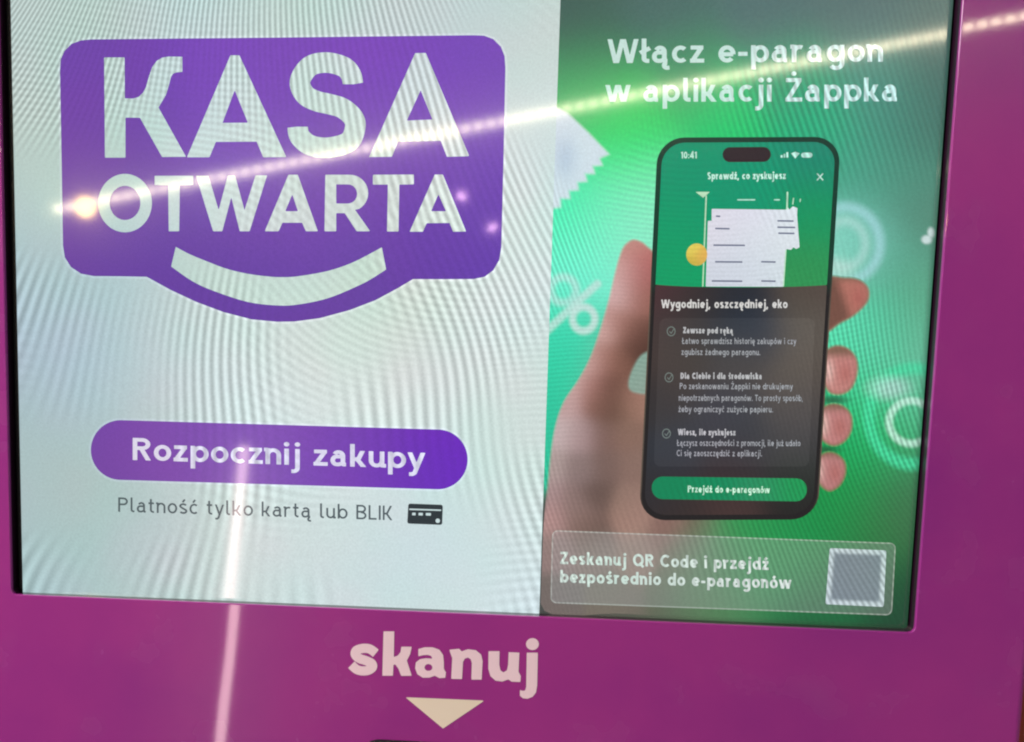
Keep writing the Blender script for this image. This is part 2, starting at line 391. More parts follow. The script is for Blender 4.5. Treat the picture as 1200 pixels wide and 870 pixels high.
# ------------------------------------------------------------------ stroke lettering
def arc(cx, cy, rx, ry, a0, a1, n=14):
    return [(cx + rx * math.cos(math.radians(a0 + (a1 - a0) * k / n)), cy + ry * math.sin(math.radians(a0 + (a1 - a0) * k / n))) for k in range(n + 1)]
XH = 0.72
def glyph(ch, w):
    """(advance, strokes, round dots, clip low, clip high) in cap-height units"""
    h = w / 2; X = XH; S = []; D = []; lo, hi = -9, 9
    base = {'ą': 'a', 'ę': 'e', 'ć': 'c', 'ś': 's', 'ź': 'z', 'ż': 'z', 'ó': 'o', 'ł': 'l', 'Ż': 'Z', 'Ł': 'L', 'ń': 'n'}
    if ch in base:
        adv, S, D, lo, hi = glyph(base[ch], w); S = list(S); D = list(D)
        if ch in 'ąę':
            o = adv - 0.10 if ch == 'ą' else adv * 0.62
            S.append(arc(o + 0.02, -0.10, 0.10, 0.11, 90, 270, 8) + [(o + 0.11, -0.20)])
        if ch in 'ćśźó': S.append([(adv / 2 - 0.05, X + 0.07), (adv / 2 + 0.10, X + 0.27)]); 
        if ch == 'ż': D.append((adv / 2, X + 0.19, h * 1.15))
        if ch == 'Ż': D.append((adv / 2, 1.19, h * 1.15))
        if ch == 'ł': S.append([(-0.03, 0.42), (0.33, 0.62)])
        if ch == 'Ł': S.append([(-0.06, 0.36), (0.34, 0.60)])
        if lo > -1 and ch in 'ąę': lo = -9
        hi = 9 if ch in 'ćśźżóŻ' and hi < 2 else hi
        return adv, S, D, lo, hi
    r = 0.31
    def oval(cx): return arc(cx, X / 2, r - h, X / 2 - h, 0, 360, 26)
    if ch == 'o': S = [oval(r)]; adv = 2 * r
    elif ch == 'c': S = [arc(r, X / 2, r - h, X / 2 - h, 48, 312, 20)]; adv = 0.55
    elif ch == 'e': S = [[(2 * r - h, X / 2 - 0.015)] + arc(r, X / 2, r - h, X / 2 - h, 0, 318, 24), [(h, X / 2 - 0.015), (2 * r - h, X / 2 - 0.015)]]; adv = 0.61
    elif ch == 'a':
        xs = 0.53 - h; rx = (xs - 0.06 - h) / 2; yb = 0.435
        S = [arc(0.06 + h + rx, X - h - 0.17, rx, 0.17, 155, 0, 12) + [(xs, 0.10), (xs + 0.02, h), (xs + 0.11, h)],
             [(xs, yb)] + arc(0.22, (yb + h) / 2, 0.22 - h, (yb - h) / 2, 90, 270, 12) + [(0.30, h), (xs, 0.14)]]; adv = 0.62
    elif ch in 'bpdgq':
        lft = ch in 'bp'; cx = r + (0.03 if lft else 0); xs = h + 0.005 if lft else 2 * r - h + 0.03 - 0.005
        S = [oval(cx)]
        if ch == 'b': S.append([(xs, 0), (xs, 1.02)])
        if ch == 'p': S.append([(xs, X), (xs, -0.30)])
        if ch == 'd': S.append([(xs, 0), (xs, 1.02)])
        if ch == 'g': S.append([(xs, X), (xs, -0.06)] + arc(xs - 0.21, -0.06, 0.21, 0.21 - h * 0.2, 0, -150, 10)[1:])
        adv = 2 * r + 0.03
    elif ch in 'nhr':
        top = 1.02 if ch == 'h' else X; rx = (0.56 - 2 * h) / 2
        a = arc(h + rx, X - h - 0.22, rx, 0.22, 180, 0 if ch != 'r' else 62, 12)
        S = [[(h, 0), (h, top)], a + ([(0.56 - h, 0)] if ch != 'r' else [])]
        if ch in 'nr': S.append([(-0.05, X - h * 0.8), (h, X - h * 0.8)])
        adv = 0.57 if ch != 'r' else 0.43
    elif ch == 'm':
        rx = (0.47 - 2 * h) / 2 + h / 2
        S = [[(h, 0), (h, X)]]
        for k in range(2):
            x0 = h + k * 2 * rx; S.append(arc(x0 + rx, X - h - 0.2, rx, 0.2, 180, 0, 10) + [(x0 + 2 * rx, 0)])
        adv = 4 * rx + 2 * h
    elif ch == 'u':
        rx = (0.56 - 2 * h) / 2
        S = [[(h, X)] + arc(h + rx, h + 0.22, rx, 0.22, 180, 360, 12) + [(0.56 - h, X)], [(0.56 - h, X), (0.56 - h, h), (0.56 + 0.06, h)]]; adv = 0.60
    elif ch == 'i': S = [[(h + 0.02, 0), (h + 0.02, X)]]; D = [(h + 0.02, X + 0.20, h * 1.2)]; adv = w + 0.04
    elif ch == 'j':
        xs = 0.20; S = [[(xs, X), (xs, -0.14)] + arc(xs - 0.15, -0.14, 0.15, 0.15, 0, -90, 6)[1:] + [(xs - 0.22, -0.29)]]; D = [(xs, X + 0.20, h * 1.2)]; adv = xs + h + 0.02
    elif ch == 'k': S = [[(h, 0), (h, 1.02)], [(h, X * 0.44), (0.30, X * 0.50), (0.52 - h * 0.4, X + 0.1)], [(0.24, X * 0.50), (0.58 - h * 0.4, -0.1)]]; adv = 0.58; hi = None
    elif ch == 'l': S = [[(h + 0.03, 1.02), (h + 0.03, 0.18)] + arc(h + 0.03 + 0.13, 0.18, 0.13, 0.18 - h, 180, 270, 6)[1:] + [(h + 0.22, h)]]; adv = 0.30
    elif ch == 't': S = [[(0.16, 0.95), (0.16, 0.2)] + arc(0.32, 0.2, 0.16, 0.2 - h, 180, 285, 7)[1:], [(0, X - h), (0.36, X - h)]]; adv = 0.41
    elif ch == 's':
        S = [arc(0.26, X * 0.745, 0.26 - h, X * 0.255 - h + 0.006, 25, 200, 12) + [(0.10, X * 0.60), (0.26, X * 0.5), (0.42, X * 0.40)] + arc(0.26, X * 0.265, 0.265 - h, X * 0.265 - h + 0.006, 30, -155, 12)]
        S = [spline(S[0][::2], 2, False)]; adv = 0.53
    elif ch in 'vw':
        d = 0.26 if ch == 'v' else 0.205; hh = h * 0.9
        p = [(hh * 0.6 + d * k, (X + 0.08) if k % 2 == 0 else -0.08) for k in range(3 if ch == 'v' else 5)]
        S = [[p[k], p[k + 1]] for k in range(len(p) - 1)]; adv = d * (len(p) - 1) + hh * 1.2; lo, hi = 0, X
    elif ch == 'x': S = [[(0.0, -0.08), (0.5, X + 0.08)], [(0.5, -0.08), (0.0, X + 0.08)]]; adv = 0.5; lo, hi = 0, X
    elif ch == 'y': S = [[(0.03, X + 0.06), (0.29, 0.02)], [(0.54, X + 0.06), (0.22, -0.20), (0.14, -0.29 + h * 0.4), (0.02, -0.29 + h * 0.4)]]; adv = 0.56; hi = X
    elif ch == 'z': S = [[(0.02, X - h), (0.48, X - h)], [(0.46 - h * 0.6, X - h), (0.04 + h * 0.6, h)], [(0.0, h), (0.51, h)]]; adv = 0.52
    elif ch == '-': S = [[(0.0, 0.36), (0.34, 0.36)]]; adv = 0.36
    elif ch == '.': D = [(h, h * 1.1, h * 1.15)]; adv = w + 0.02
    elif ch == ',': S = [[(h, h * 1.6), (0.0, -0.16)]]; adv = w + 0.04
    elif ch == ':': D = [(h, 0.12, h), (h, 0.56, h)]; adv = w + 0.04
    elif ch == '0': S = [arc(0.30, 0.5, 0.30 - h, 0.5 - h, 0, 360, 26)]; adv = 0.60
    elif ch == '1': S = [[(0.24, 0), (0.24, 1)], [(0.02, 0.80), (0.24, 1 - h)]]; adv = 0.34
    elif ch == '4': S = [[(0.42, 0), (0.42, 1), (0.03, 0.28), (0.58, 0.28)]]; adv = 0.60
    elif ch == 'I': S = [[(h, 0), (h, 1)]]; adv = w
    elif ch == 'L': S = [[(h, 1), (h, 0)], [(0, h), (0.52, h)]]; adv = 0.53
    elif ch == 'T': S = [[(0.33, 0), (0.33, 1)], [(0, 1 - h), (0.66, 1 - h)]]; adv = 0.66
    elif ch == 'Z': S = [[(0.02, 1 - h), (0.60, 1 - h)], [(0.58 - h * 0.5, 1 - h), (0.04 + h * 0.6, h)], [(0, h), (0.63, h)]]; adv = 0.64
    elif ch == 'W':
        d = 0.245; p = [(h * 0.6 + d * k, 1.08 if k % 2 == 0 else -0.08) for k in range(5)]
        S = [[p[k], p[k + 1]] for k in range(4)]; adv = d * 4 + h * 1.2; lo, hi = 0, 1
    elif ch in 'RPB':
        rb = 0.27; a = [(h, 1 - h), (0.34, 1 - h)] + arc(0.34, 0.73, rb - h + 0.02, 0.27 - h, 90, -90, 12) + [(h, 0.46 + h)]
        S = [[(h, 0), (h, 1)], a]; adv = 0.64
        if ch == 'R': S.append([(0.32, 0.5), (0.64 - h * 0.5, -0.08)]); lo = 0; adv = 0.67
        if ch == 'B': S.append([(0.34, 0.46 + h)] + arc(0.35, 0.27, rb - h + 0.04, 0.27 - h, 90, -90, 12) + [(h, h)]); adv = 0.66
    elif ch == 'D': S = [[(h, 0), (h, 1)], [(h, 1 - h), (0.28, 1 - h)] + arc(0.28, 0.5, 0.42 - h, 0.5 - h, 90, -90, 16) + [(h, h)]]; adv = 0.71
    elif ch == 'C': S = [arc(0.42, 0.5, 0.42 - h, 0.5 - h, 45, 315, 22)]; adv = 0.74
    elif ch == 'Q': S = [arc(0.43, 0.5, 0.43 - h, 0.5 - h, 0, 360, 30), [(0.50, 0.26), (0.84, -0.06)]]; adv = 0.87
    elif ch == 'S':
        S = [spline((arc(0.29, 0.745, 0.29 - h, 0.255 - h, 25, 200, 12) + [(0.12, 0.60), (0.29, 0.5), (0.46, 0.41)] + arc(0.29, 0.265, 0.295 - h, 0.265 - h, 30, -155, 12))[::2], 2, False)]; adv = 0.59
    elif ch == 'K': S = [[(h, 0), (h, 1)], [(h, 0.45), (0.27, 0.45), (0.60 - h * 0.3, 1.1)], [(0.24, 0.46), (0.64 - h * 0.3, -0.1)]]; adv = 0.66; lo, hi = 0, 1
    else: adv = 0.30
    if ch == 'k': lo, hi = 0, None
    return adv, S, D, lo, hi
def text_field(txt, w, gap, step):
    """distance field of a line of text, grid in cap-height units"""
    x = 0.0; items = []
    for ch in txt:
        g = glyph(ch, w); items.append((x, g, ch)); x += g[0] + gap
    W = x - gap
    xs = np.arange(-0.15, W + 0.15, step); ys = np.arange(-0.42, 1.42, step)
    F = np.full((len(ys), len(xs)), 1e3)
    for x0, (adv, S, D, lo, hi), ch in items:
        i0 = max(0, int((x0 - 0.15 + 0.15) / step) - 1); i1 = min(len(xs), int((x0 + adv + 0.2 + 0.15) / step) + 2)
        X, Y = np.meshgrid(xs[i0:i1] - x0, ys); d = np.full(X.shape, 1e3)
        for s in S:
            q = sd_stroke(s, w)(X, Y)
            if ch == 'k': q = np.maximum(q, -Y)
            if ch == 'k' and s is not S[0]: q = np.maximum(q, Y - XH)
            d = np.minimum(d, q)
        if ch in 'vwxWKRź' and lo > -1: d = np.maximum(d, lo - Y)
        if ch in 'vwxyWK' and hi is not None and hi < 2: d = np.maximum(d, Y - hi)
        for cx, cy, r in D: d = np.minimum(d, np.hypot(X - cx, Y - cy) - r)
        F[:, i0:i1] = np.minimum(F[:, i0:i1], d)
    return F, xs, ys, W
def text(name, txt, p0, p1, cap, w, color, layer, parent, mat=None, plane=None, gap=0.10, step=None, lean=0.0):
    """one line of lettering from p0 to p1 (baseline ends in the picture), cap = height of capitals"""
    F, xs, ys, W = text_field(txt, w, gap, step or max(0.012, 0.42 / cap))
    v, fc = field_mesh(F, xs, ys)
    p0 = np.array(p0, float); p1 = np.array(p1, float); d = (p1 - p0) / W
    up = np.array([lean, -1.0]) * cap
    P2 = p0[None] + v[:, :1] * d[None] + v[:, 1:] * up[None]
    fc = [tuple(reversed(q)) for q in fc]
    P = hit(P2[:, 0], P2[:, 1], plane if plane is not None else plane_disp(layer))
    c = color(P2[:, 0], P2[:, 1]) if callable(color) else np.tile(lin(color), (len(P), 1))
    return link(name, P, fc, mat or MDISP, parent, c)

# ------------------------------------------------------------------ left half of the screen: the start page
def left_x(y): return 12.3 + 0.0203 * y
white = rbf([(30, 30, (176, 194, 190)), (300, 15, (180, 200, 196)), (560, 20, (184, 200, 198)), (640, 60, (196, 208, 208)), (640, 170, (204, 214, 214)),
             (40, 200, (176, 198, 194)), (45, 350, (164, 186, 194)), (60, 430, (160, 182, 194)), (200, 420, (188, 204, 200)), (340, 430, (196, 214, 206)),
             (480, 400, (196, 212, 208)), (620, 330, (204, 218, 216)), (615, 480, (200, 216, 214)), (380, 485, (214, 226, 222)), (60, 560, (168, 186, 188)), (50, 670, (164, 186, 188)),  # lighter spot above the button is a reflected glow painted into the page
             (200, 660, (178, 196, 198)), (330, 650, (200, 214, 210)), (450, 670, (196, 212, 212)), (610, 690, (200, 222, 222)), (560, 600, (196, 214, 212)), (330, 120, (192, 206, 204)), (330, 240, (194, 208, 208))], 75)
_white = white
def white(x, y): return _white(x, y) * 1.09
spl = lambda y: 656.8 - 0.0345 * y
pw = [(left_x(-60), -58), (spl(-60), -58), (spl(720), 719.6), (26.8, 694.2)]
pw = [(left_x(-55), -55), (spl(-55), -55), (spl(722), 722), (26.9, 697)]
shape('start_page', sd_poly(pw), (5, -55, 662, 724), 6, white, 1, screen)
bad_top = [(70.3, 82), (71.2, 70), (75.5, 60), (84, 51.5), (95, 47.6), (107, 46.4)]
badge_pts = bad_top + [(330, 44.2), (555, 41.5), (567, 42), (578, 46), (587, 55), (591.3, 66), (592.3, 80), (590, 190), (587.5, 290), (585, 305), (578, 317), (568, 324.5), (555, 327.2),
    (520, 327.4), (484, 327.3), (466, 338), (440, 352), (410, 363.5), (375, 373), (345, 377), (325, 377.3), (295, 374.5), (262, 366), (230, 354), (200, 340), (172, 324.6),
    (140, 324), (110, 323.8), (95, 321), (83, 313), (76, 302), (73.8, 288), (72.2, 190)]
badge_col = rbf([(90, 70, (111, 63, 171)), (330, 55, (123, 71, 185)), (560, 60, (121, 71, 183)), (95, 180, (115, 65, 169)), (330, 190, (125, 73, 183)), (560, 170, (115, 67, 181)),
                 (100, 300, (103, 57, 159)), (330, 275, (107, 71, 173)), (560, 290, (99, 59, 171)), (330, 368, (103, 59, 159)), (230, 345, (99, 57, 157))], 70)
badge_f = sd_poly(badge_pts)
halo = lambda x, y: badge_f(x, y) - 2.6
shape('badge_halo', halo, (66, 37, 598, 383), 1.2, lambda x, y: white(x, y) * lin((255, 250, 255)) * 1.16, 2, screen)  # pale camera-sharpening halo drawn as a shape, not part of the badge
shape('badge', badge_f, (70, 40, 594, 379), 1.0, badge_col, 3, screen)
def letter(f, box): return shape('letter', f, box, 0.9, lambda x, y: white(x, y) * 1.04, 4, screen)
def zp(pts, ox, oy, s=4.0): return [(ox + a / s, oy + b / s) for a, b in pts]
letter(sd_poly(zp([(288, 150), (384, 150), (385, 342), (425, 343), (450, 335), (470, 316), (484, 290), (498, 240), (513, 196), (535, 166), (560, 151), (590, 146), (655, 147), (655, 218), (628, 220), (612, 226), (602, 240), (592, 280), (578, 325), (543, 385), (672, 616), (560, 617), (456, 433), (388, 432), (388, 620), (292, 620)], 50, 30)), (120, 64, 220, 187))
letter(cut(sd_poly(zp([(880, 140), (922, 140), (1142, 617), (1034, 618), (1003, 545), (812, 546), (782, 618), (676, 618)], 50, 30)), sd_poly(zp([(900, 304), (962, 456), (843, 457)], 50, 30))), (217, 63, 337, 187))
s_path = spline(zp([(415, 276), (405, 232), (370, 194), (290, 174), (212, 192), (166, 262), (190, 325), (245, 355), (300, 368), (365, 388), (415, 432), (425, 478), (395, 545), (300, 573), (215, 562), (165, 520), (155, 474)], 310, 30), 6, False)
letter(cut(sd_stroke(s_path, 24.0), sd_poly([(328, 138), (361.8, 138), (361.8, 148.7), (328, 148.7)]), sd_poly([(399, 98.9), (430, 98.9), (430, 113), (399, 113)])), (335, 60, 431, 188))
letter(cut(sd_poly(zp([(706, 130), (756, 129), (960, 613), (855, 616), (826, 541), (626, 545), (597, 616), (490, 617)], 310, 30)), sd_poly(zp([(732, 304), (787, 441), (667, 446)], 310, 30))), (430, 60, 552, 187))
letter(cut(sd_ell(146.5, 238.2, 31.5, 34.2), sd_ell(146.5, 238, 18.0, 20.0)), (113, 202, 180, 275))
letter(sd_poly(zp([(525, 65), (706, 65), (705, 108), (643, 109), (640, 325), (591, 325), (588, 109), (525, 108)], 50, 190)), (179, 204, 228, 273))
letter(sd_poly(zp([(719, 65), (777, 65), (825, 226), (868, 64), (902, 64), (946, 226), (998, 63), (1052, 63), (970, 325), (924, 325), (884, 165), (842, 325), (799, 325)], 50, 190)), (228, 204, 315, 273))
letter(cut(sd_poly(zp([(112, 60), (156, 60), (250, 325), (194, 325), (176, 285), (84, 285), (66, 325), (1, 325)], 310, 190)), sd_poly(zp([(130, 152), (157, 231), (97, 231)], 310, 190))), (308, 203, 375, 273))
Rp = [(285, 60), (395, 60)] + [(400 + 86 * math.sin(math.radians(a)), 146 - 86 * math.cos(math.radians(a))) for a in range(10, 160, 10)] + [(424, 224), (495, 325), (432, 325), (376, 240), (336, 240), (336, 325), (281, 325)]
Rc = [(336, 105), (388, 105)] + [(390 + 44 * math.sin(math.radians(a)), 150 - 45 * math.cos(math.radians(a))) for a in range(10, 180, 10)] + [(388, 195), (336, 195)]
letter(cut(sd_poly(zp(Rp, 310, 190)), sd_poly(zp(Rc, 310, 190))), (379, 204, 435, 273))
letter(sd_poly(zp([(508, 60), (700, 59), (700, 105), (632, 106), (628, 326), (574, 326), (578, 106), (508, 106)], 310, 190)), (436, 203, 486, 273))
letter(cut(sd_poly(zp([(798, 59), (836, 59), (945, 326), (884, 327), (867, 286), (760, 287), (742, 327), (680, 327)], 310, 190)), sd_poly(zp([(815, 152), (851, 231), (781, 231)], 310, 190))), (479, 203, 548, 273))
smile_top = spline([(206, 289.5), (222, 298), (240, 305.5), (265, 315), (290, 321), (315, 324.3), (330, 325), (349, 324), (385, 317.5), (415, 307), (447.5, 290)], 5, False)
smile_bot = spline([(452.5, 316), (437, 326), (420, 335), (385, 349.5), (350, 357), (325, 358.2), (290, 354), (250, 341), (225, 329.5), (200.5, 312.5)], 5, False)
shape('smile_band', sd_poly(list(smile_top) + list(smile_bot)), (198, 286, 455, 361), 0.9, lambda x, y: white(x, y) * lin((250, 255, 250)), 4, screen)
# the start button
bt = np.array([1.0, 0.0287]); bt /= np.linalg.norm(bt)
A, Bq = np.array([141.5, 527.6]), np.array([513.0, 538.6])
btn_col = rbf([(112, 528, (118, 66, 166)), (200, 530, (126, 74, 172)), (300, 530, (130, 80, 176)), (400, 535, (122, 68, 176)), (470, 540, (110, 50, 178)), (530, 538, (108, 36, 190))], 40)
cap_f = sd_stroke([A, Bq], 70, True)
shape('button_halo', lambda x, y: cap_f(x, y) - 2.4, (100, 485, 555, 580), 1.2, lambda x, y: white(x, y) * lin((252, 248, 255)) * 1.16, 2, screen)  # same sharpening halo around the button, painted as a paler shape
shape('start_button', cap_f, (104, 490, 551, 576), 1.0, btn_col, 3, screen)
text('button_lettering', 'Rozpocznij zakupy', (155.5, 539.3), (497, 549.6), 26.0, 0.165, (222, 218, 238), 4, screen, gap=0.085)
text('payment_lettering', 'Platność tylko kartą lub BLIK', (138.5, 600.0), (460.5, 610.0), 17.0, 0.125, (84, 96, 100), 2, screen, gap=0.13)
cardq = rquad([(478.5, 590.3), (519, 591.8), (518.2, 615.4), (477.2, 613.8)], 2.5)
shape('card_icon', cut(sd_poly(cardq), sd_stroke([(479.5, 597.0), (517, 598.2)], 1.6), sd_stroke([(483, 602.5), (487, 602.6)], 3.0), sd_stroke([(490.5, 602.6), (495.5, 602.8)], 3.0), sd_stroke([(499, 602.8), (505, 603)], 3.0), sd_ell(513, 610.5, 2.6, 2.6)),
      (476, 588, 521, 617), 0.5, (44, 52, 56), 2, screen)

MPAGE = MDISP; MDISP = MADV
# ------------------------------------------------------------------ right half: the advert
right_x = lambda y: 1117.2 - 0.0737 * y
adv_pts = [(spl(-55), -55), (right_x(-55), -55), (right_x(737), 737.5), (spl(722), 720.5)]
bgc = rbf([(680, 10, (66, 92, 88)), (780, 10, (72, 104, 102)), (900, 10, (78, 108, 108)), (1010, 15, (82, 110, 108)), (1095, 15, (88, 112, 106)),
           (690, 75, (60, 120, 90)), (800, 85, (58, 140, 100)), (920, 95, (40, 150, 110)), (1020, 95, (70, 140, 122)), (1090, 90, (66, 104, 94)),
           (690, 120, (70, 190, 110)), (740, 140, (30, 208, 96)), (850, 140, (20, 200, 110)), (960, 145, (20, 176, 120)), (1040, 140, (66, 146, 120)), (1085, 150, (70, 112, 98)),
           (735, 190, (44, 224, 120)), (760, 230, (130, 234, 184)), (700, 240, (40, 226, 150)), (660, 265, (60, 236, 180)), (690, 300, (124, 244, 212)), (720, 270, (140, 240, 204)),
           (655, 320, (110, 236, 205)), (660, 400, (60, 220, 178)), (650, 440, (30, 190, 150)), (655, 420, (50, 214, 176)), (745, 430, (126, 168, 156)), (745, 455, (150, 160, 146)), (740, 250, (156, 240, 212)),
           (1000, 200, (70, 160, 130)), (1060, 210, (80, 148, 124)), (1090, 260, (86, 132, 112)), (995, 290, (136, 216, 196)), (1045, 310, (84, 170, 140)), (1080, 340, (96, 160, 128)),
           (1040, 380, (70, 190, 146)), (1005, 395, (90, 226, 180)), (1070, 400, (104, 176, 140)), (1035, 440, (90, 204, 166)), (1075, 440, (110, 184, 150)), (1010, 460, (24, 190, 120)),
           (1070, 490, (80, 176, 132)), (1030, 510, (20, 178, 104)), (1000, 530, (10, 160, 84)), (1060, 560, (62, 118, 80)), (1000, 580, (10, 150, 70)), (1060, 600, (64, 104, 72)),
           (970, 610, (10, 142, 68)), (1020, 625, (48, 120, 66)), (900, 640, (34, 150, 76)), (930, 660, (20, 146, 76)), (980, 690, (16, 116, 62)), (1055, 690, (30, 86, 54)), (870, 680, (60, 140, 84)),
           (830, 700, (84, 124, 84)), (760, 715, (92, 98, 82)), (700, 715, (96, 90, 82)), (645, 715, (70, 76, 72)), (950, 725, (34, 92, 56)), (1050, 728, (26, 62, 44)), (800, 660, (110, 130, 104))], 34)
paper = sd_poly([(640, 120), (664, 132), (672, 139), (690, 156), (714, 181), (703, 186), (706, 194), (695, 195), (697, 204), (686, 204), (688, 213), (677, 214), (678, 223), (667, 224), (668, 233), (657, 233), (657, 243), (640, 246)])
def adv_color(x, y):
    c = bgc(x, y)
    def soft(f, wd): return 1 - smooth(-wd, wd, f(x, y))
    c = blend(c, (216, 222, 234), 0.95 * soft(paper, 2.5))
    c = blend(c, (160, 178, 206), 0.45 * np.exp(-(((x - 662) / 14) ** 2 + ((y - 185) / 26) ** 2)))
    c = blend(c, (196, 226, 220), 0.75 * soft(sd_stroke([(636, 392), (700, 333)], 9, True), 3))
    c = blend(c, (196, 224, 222), 0.55 * soft(sd_ring(660, 340, 15, 15, 9), 4))
    c = blend(c, (200, 228, 222), 0.85 * soft(sd_ring(684, 374, 13, 14, 8), 3))
    c = blend(c, (170, 222, 224), 0.62 * soft(sd_ring(990, 286, 41, 43, 11), 6))
    c = blend(c, (176, 222, 212), 0.62 * soft(sd_ring(990, 286, 24, 27, 10), 6))
    c = blend(c, (200, 226, 216), 0.35 * soft(sd_ell(982, 318, 16, 14), 12))
    c = blend(c, (190, 232, 214), 0.80 * soft(sd_ring(1068, 495, 26, 25, 8), 3))
    g = soft(sd_ring(1070, 488, 52, 56, 13), 5)
    c = blend(c, (70, 214, 158), 0.75 * g); c = blend(c, (190, 214, 214), 0.55 * soft(sd_ell(1042, 455, 22, 12), 9))
    c = blend(c, (34, 62, 44), 0.75 * soft(union(sd_ell(976, 469, 16, 5), sd_ell(968, 527, 13, 4)), 4))
    c = blend(c, (210, 228, 222), 0.9 * soft(union(sd_ell(1086, 281, 6, 5), sd_ell(1091, 273, 4, 6)), 2))
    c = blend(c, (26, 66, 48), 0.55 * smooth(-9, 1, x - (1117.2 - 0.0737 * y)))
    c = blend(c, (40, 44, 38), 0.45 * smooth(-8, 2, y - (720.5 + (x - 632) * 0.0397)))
    return c
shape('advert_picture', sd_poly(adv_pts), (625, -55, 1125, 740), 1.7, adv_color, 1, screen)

# the photographed hand in the advert
thumb = spline([(741, 280), (751, 282), (759, 288), (768, 300), (772, 345), (775, 380), (774, 408), (758, 414), (750, 420), (743, 432), (738, 446), (739, 456), (748, 460), (770, 462),
                (880, 470), (905, 560), (900, 640), (850, 690), (790, 719), (720, 719), (638, 716), (636, 640), (640, 580), (644, 535), (650, 498), (660, 470), (676, 446), (690, 420), (701, 390), (712, 352), (719, 322), (725, 300), (731, 287)], 5)
hand_f = union(sd_poly(thumb))
spl_clip = lambda x, y: (656.8 - 0.0345 * y + 1.2) - x
hand_c = rbf([(745, 289, (192, 140, 132)), (752, 304, (178, 92, 92)), (736, 318, (204, 166, 164)), (748, 322, (176, 108, 106)), (758, 325, (160, 88, 86)), (727, 346, (208, 172, 174)), (744, 348, (168, 110, 104)), (757, 350, (146, 94, 84)),
              (704, 382, (206, 166, 166)), (722, 378, (172, 120, 112)), (738, 385, (140, 94, 84)), (752, 392, (104, 66, 56)), (753, 408, (88, 56, 46)), (685, 420, (204, 164, 164)), (705, 420, (168, 116, 108)), (726, 425, (128, 86, 72)),
              (668, 450, (206, 168, 172)), (690, 455, (170, 118, 112)), (716, 456, (114, 76, 64)), (664, 472, (188, 150, 154)), (700, 472, (138, 94, 84)), (716, 476, (102, 70, 58)), (735, 470, (142, 102, 88)), (749, 470, (164, 120, 106)),
              (650, 506, (192, 168, 174)), (680, 510, (172, 142, 146)), (705, 510, (128, 94, 88)), (736, 510, (140, 104, 92)), (644, 546, (172, 148, 150)), (680, 550, (140, 116, 116)), (710, 546, (124, 96, 90)), (742, 546, (140, 108, 98)),
              (640, 580, (166, 136, 140)), (670, 590, (140, 114, 112)), (700, 580, (108, 84, 78)), (736, 590, (150, 118, 106)), (645, 606, (176, 136, 136)), (680, 610, (140, 110, 104)), (694, 622, (112, 86, 78)), (740, 610, (162, 126, 114)), (780, 625, (138, 104, 96)), (830, 622, (118, 88, 78)),
              (650, 645, (146, 122, 120)), (700, 645, (138, 118, 112)), (745, 650, (150, 124, 114)), (800, 650, (116, 104, 88)), (650, 700, (118, 106, 102)), (720, 700, (122, 110, 100)), (790, 690, (110, 108, 90)), (850, 680, (84, 122, 84))], 13)
def hand_color(x, y):
    c = hand_c(x, y) * np.array([[0.98, 1.02, 0.96]]); c = (c / 0.24) ** 1.12 * 0.245; c = c * 0.86 + c.mean(1, keepdims=True) * 0.14; d = hand_f(x, y)
    c = blend(c, (96, 60, 54), 0.0 * smooth(-7, 0, d))
    a = smooth(0, -62, hand_f(x, y)) * 0 + smooth(-3, 46, ((x - 770) * 0.62 + (y - 640) * 0.55) * np.where(y > 606, 1, -1) - 20)
    k = np.where(y > 608, smooth(15, 95, (x - 760) + (y - 615) * 0.55), 0.0)[:, None]
    b = bgc(x, y)
    e = (0.9 * smooth(-3.4, 0.8, d) * smooth(620, 560, y))[:, None]
    return (c * (1 - k) + b * k) * (1 - e) + b * e
shape('hand_picture', inter(hand_f, spl_clip), (632, 282, 912, 722), 1.5, hand_color, 2, screen)
fingers = [([(966, 328), (990, 324), (1008, 327), (1019, 338), (1018, 354), (1003, 370), (986, 380), (966, 388)], (998, 348), (178, 114, 100)),
           ([(964, 414), (978, 404), (994, 407), (1005, 420), (1006, 438), (999, 456), (985, 464), (970, 460), (962, 440)], (983, 437), (194, 130, 124)),
           ([(960, 480), (974, 472), (989, 475), (999, 487), (999, 505), (990, 519), (976, 524), (962, 516), (957, 498)], (977, 500), (192, 126, 126)),
           ([(956, 538), (968, 529), (981, 531), (991, 541), (992, 556), (985, 570), (972, 577), (960, 569), (954, 553)], (971, 554), (186, 126, 126))]
for q, (pts, c0, ca) in enumerate(fingers):
    pf = sd_poly(spline(pts, 6))
    def fc_(x, y, pf=pf, c0=c0, ca=ca, q=q):
        d = pf(x, y)
        c = np.tile(lin(ca), (len(x), 1))
        c = blend(c, (170, 92, 86), 0.55 * np.exp(-(((x - c0[0] - 8) / 9) ** 2 + ((y - c0[1] - 1) / 13) ** 2)))
        if q: c = blend(c, (226, 188, 180), 0.75 * np.exp(-(((x - c0[0] + 12) / 6) ** 2 + ((y - c0[1] + 2) / 15) ** 2)))
        else: c = blend(c, (112, 76, 64), 0.95 * smooth(0, 18, c0[0] - x + (y - c0[1]) * 0.35))
        c = blend(c, (120, 92, 74), 0.9 * smooth(0.45, 1.0, (c0[1] - y) / 27.0))
        c = blend(c, (146, 100, 84), 0.7 * smooth(-7, -1, d))
        b = bgc(x, y); e = (0.85 * smooth(-3.6, 0.6, d))[:, None]
        return c * (1 - e) + b * e
    shape('fingertip_picture', pf, (950, 320, 1024, 582), 1.2, fc_, 2, screen)

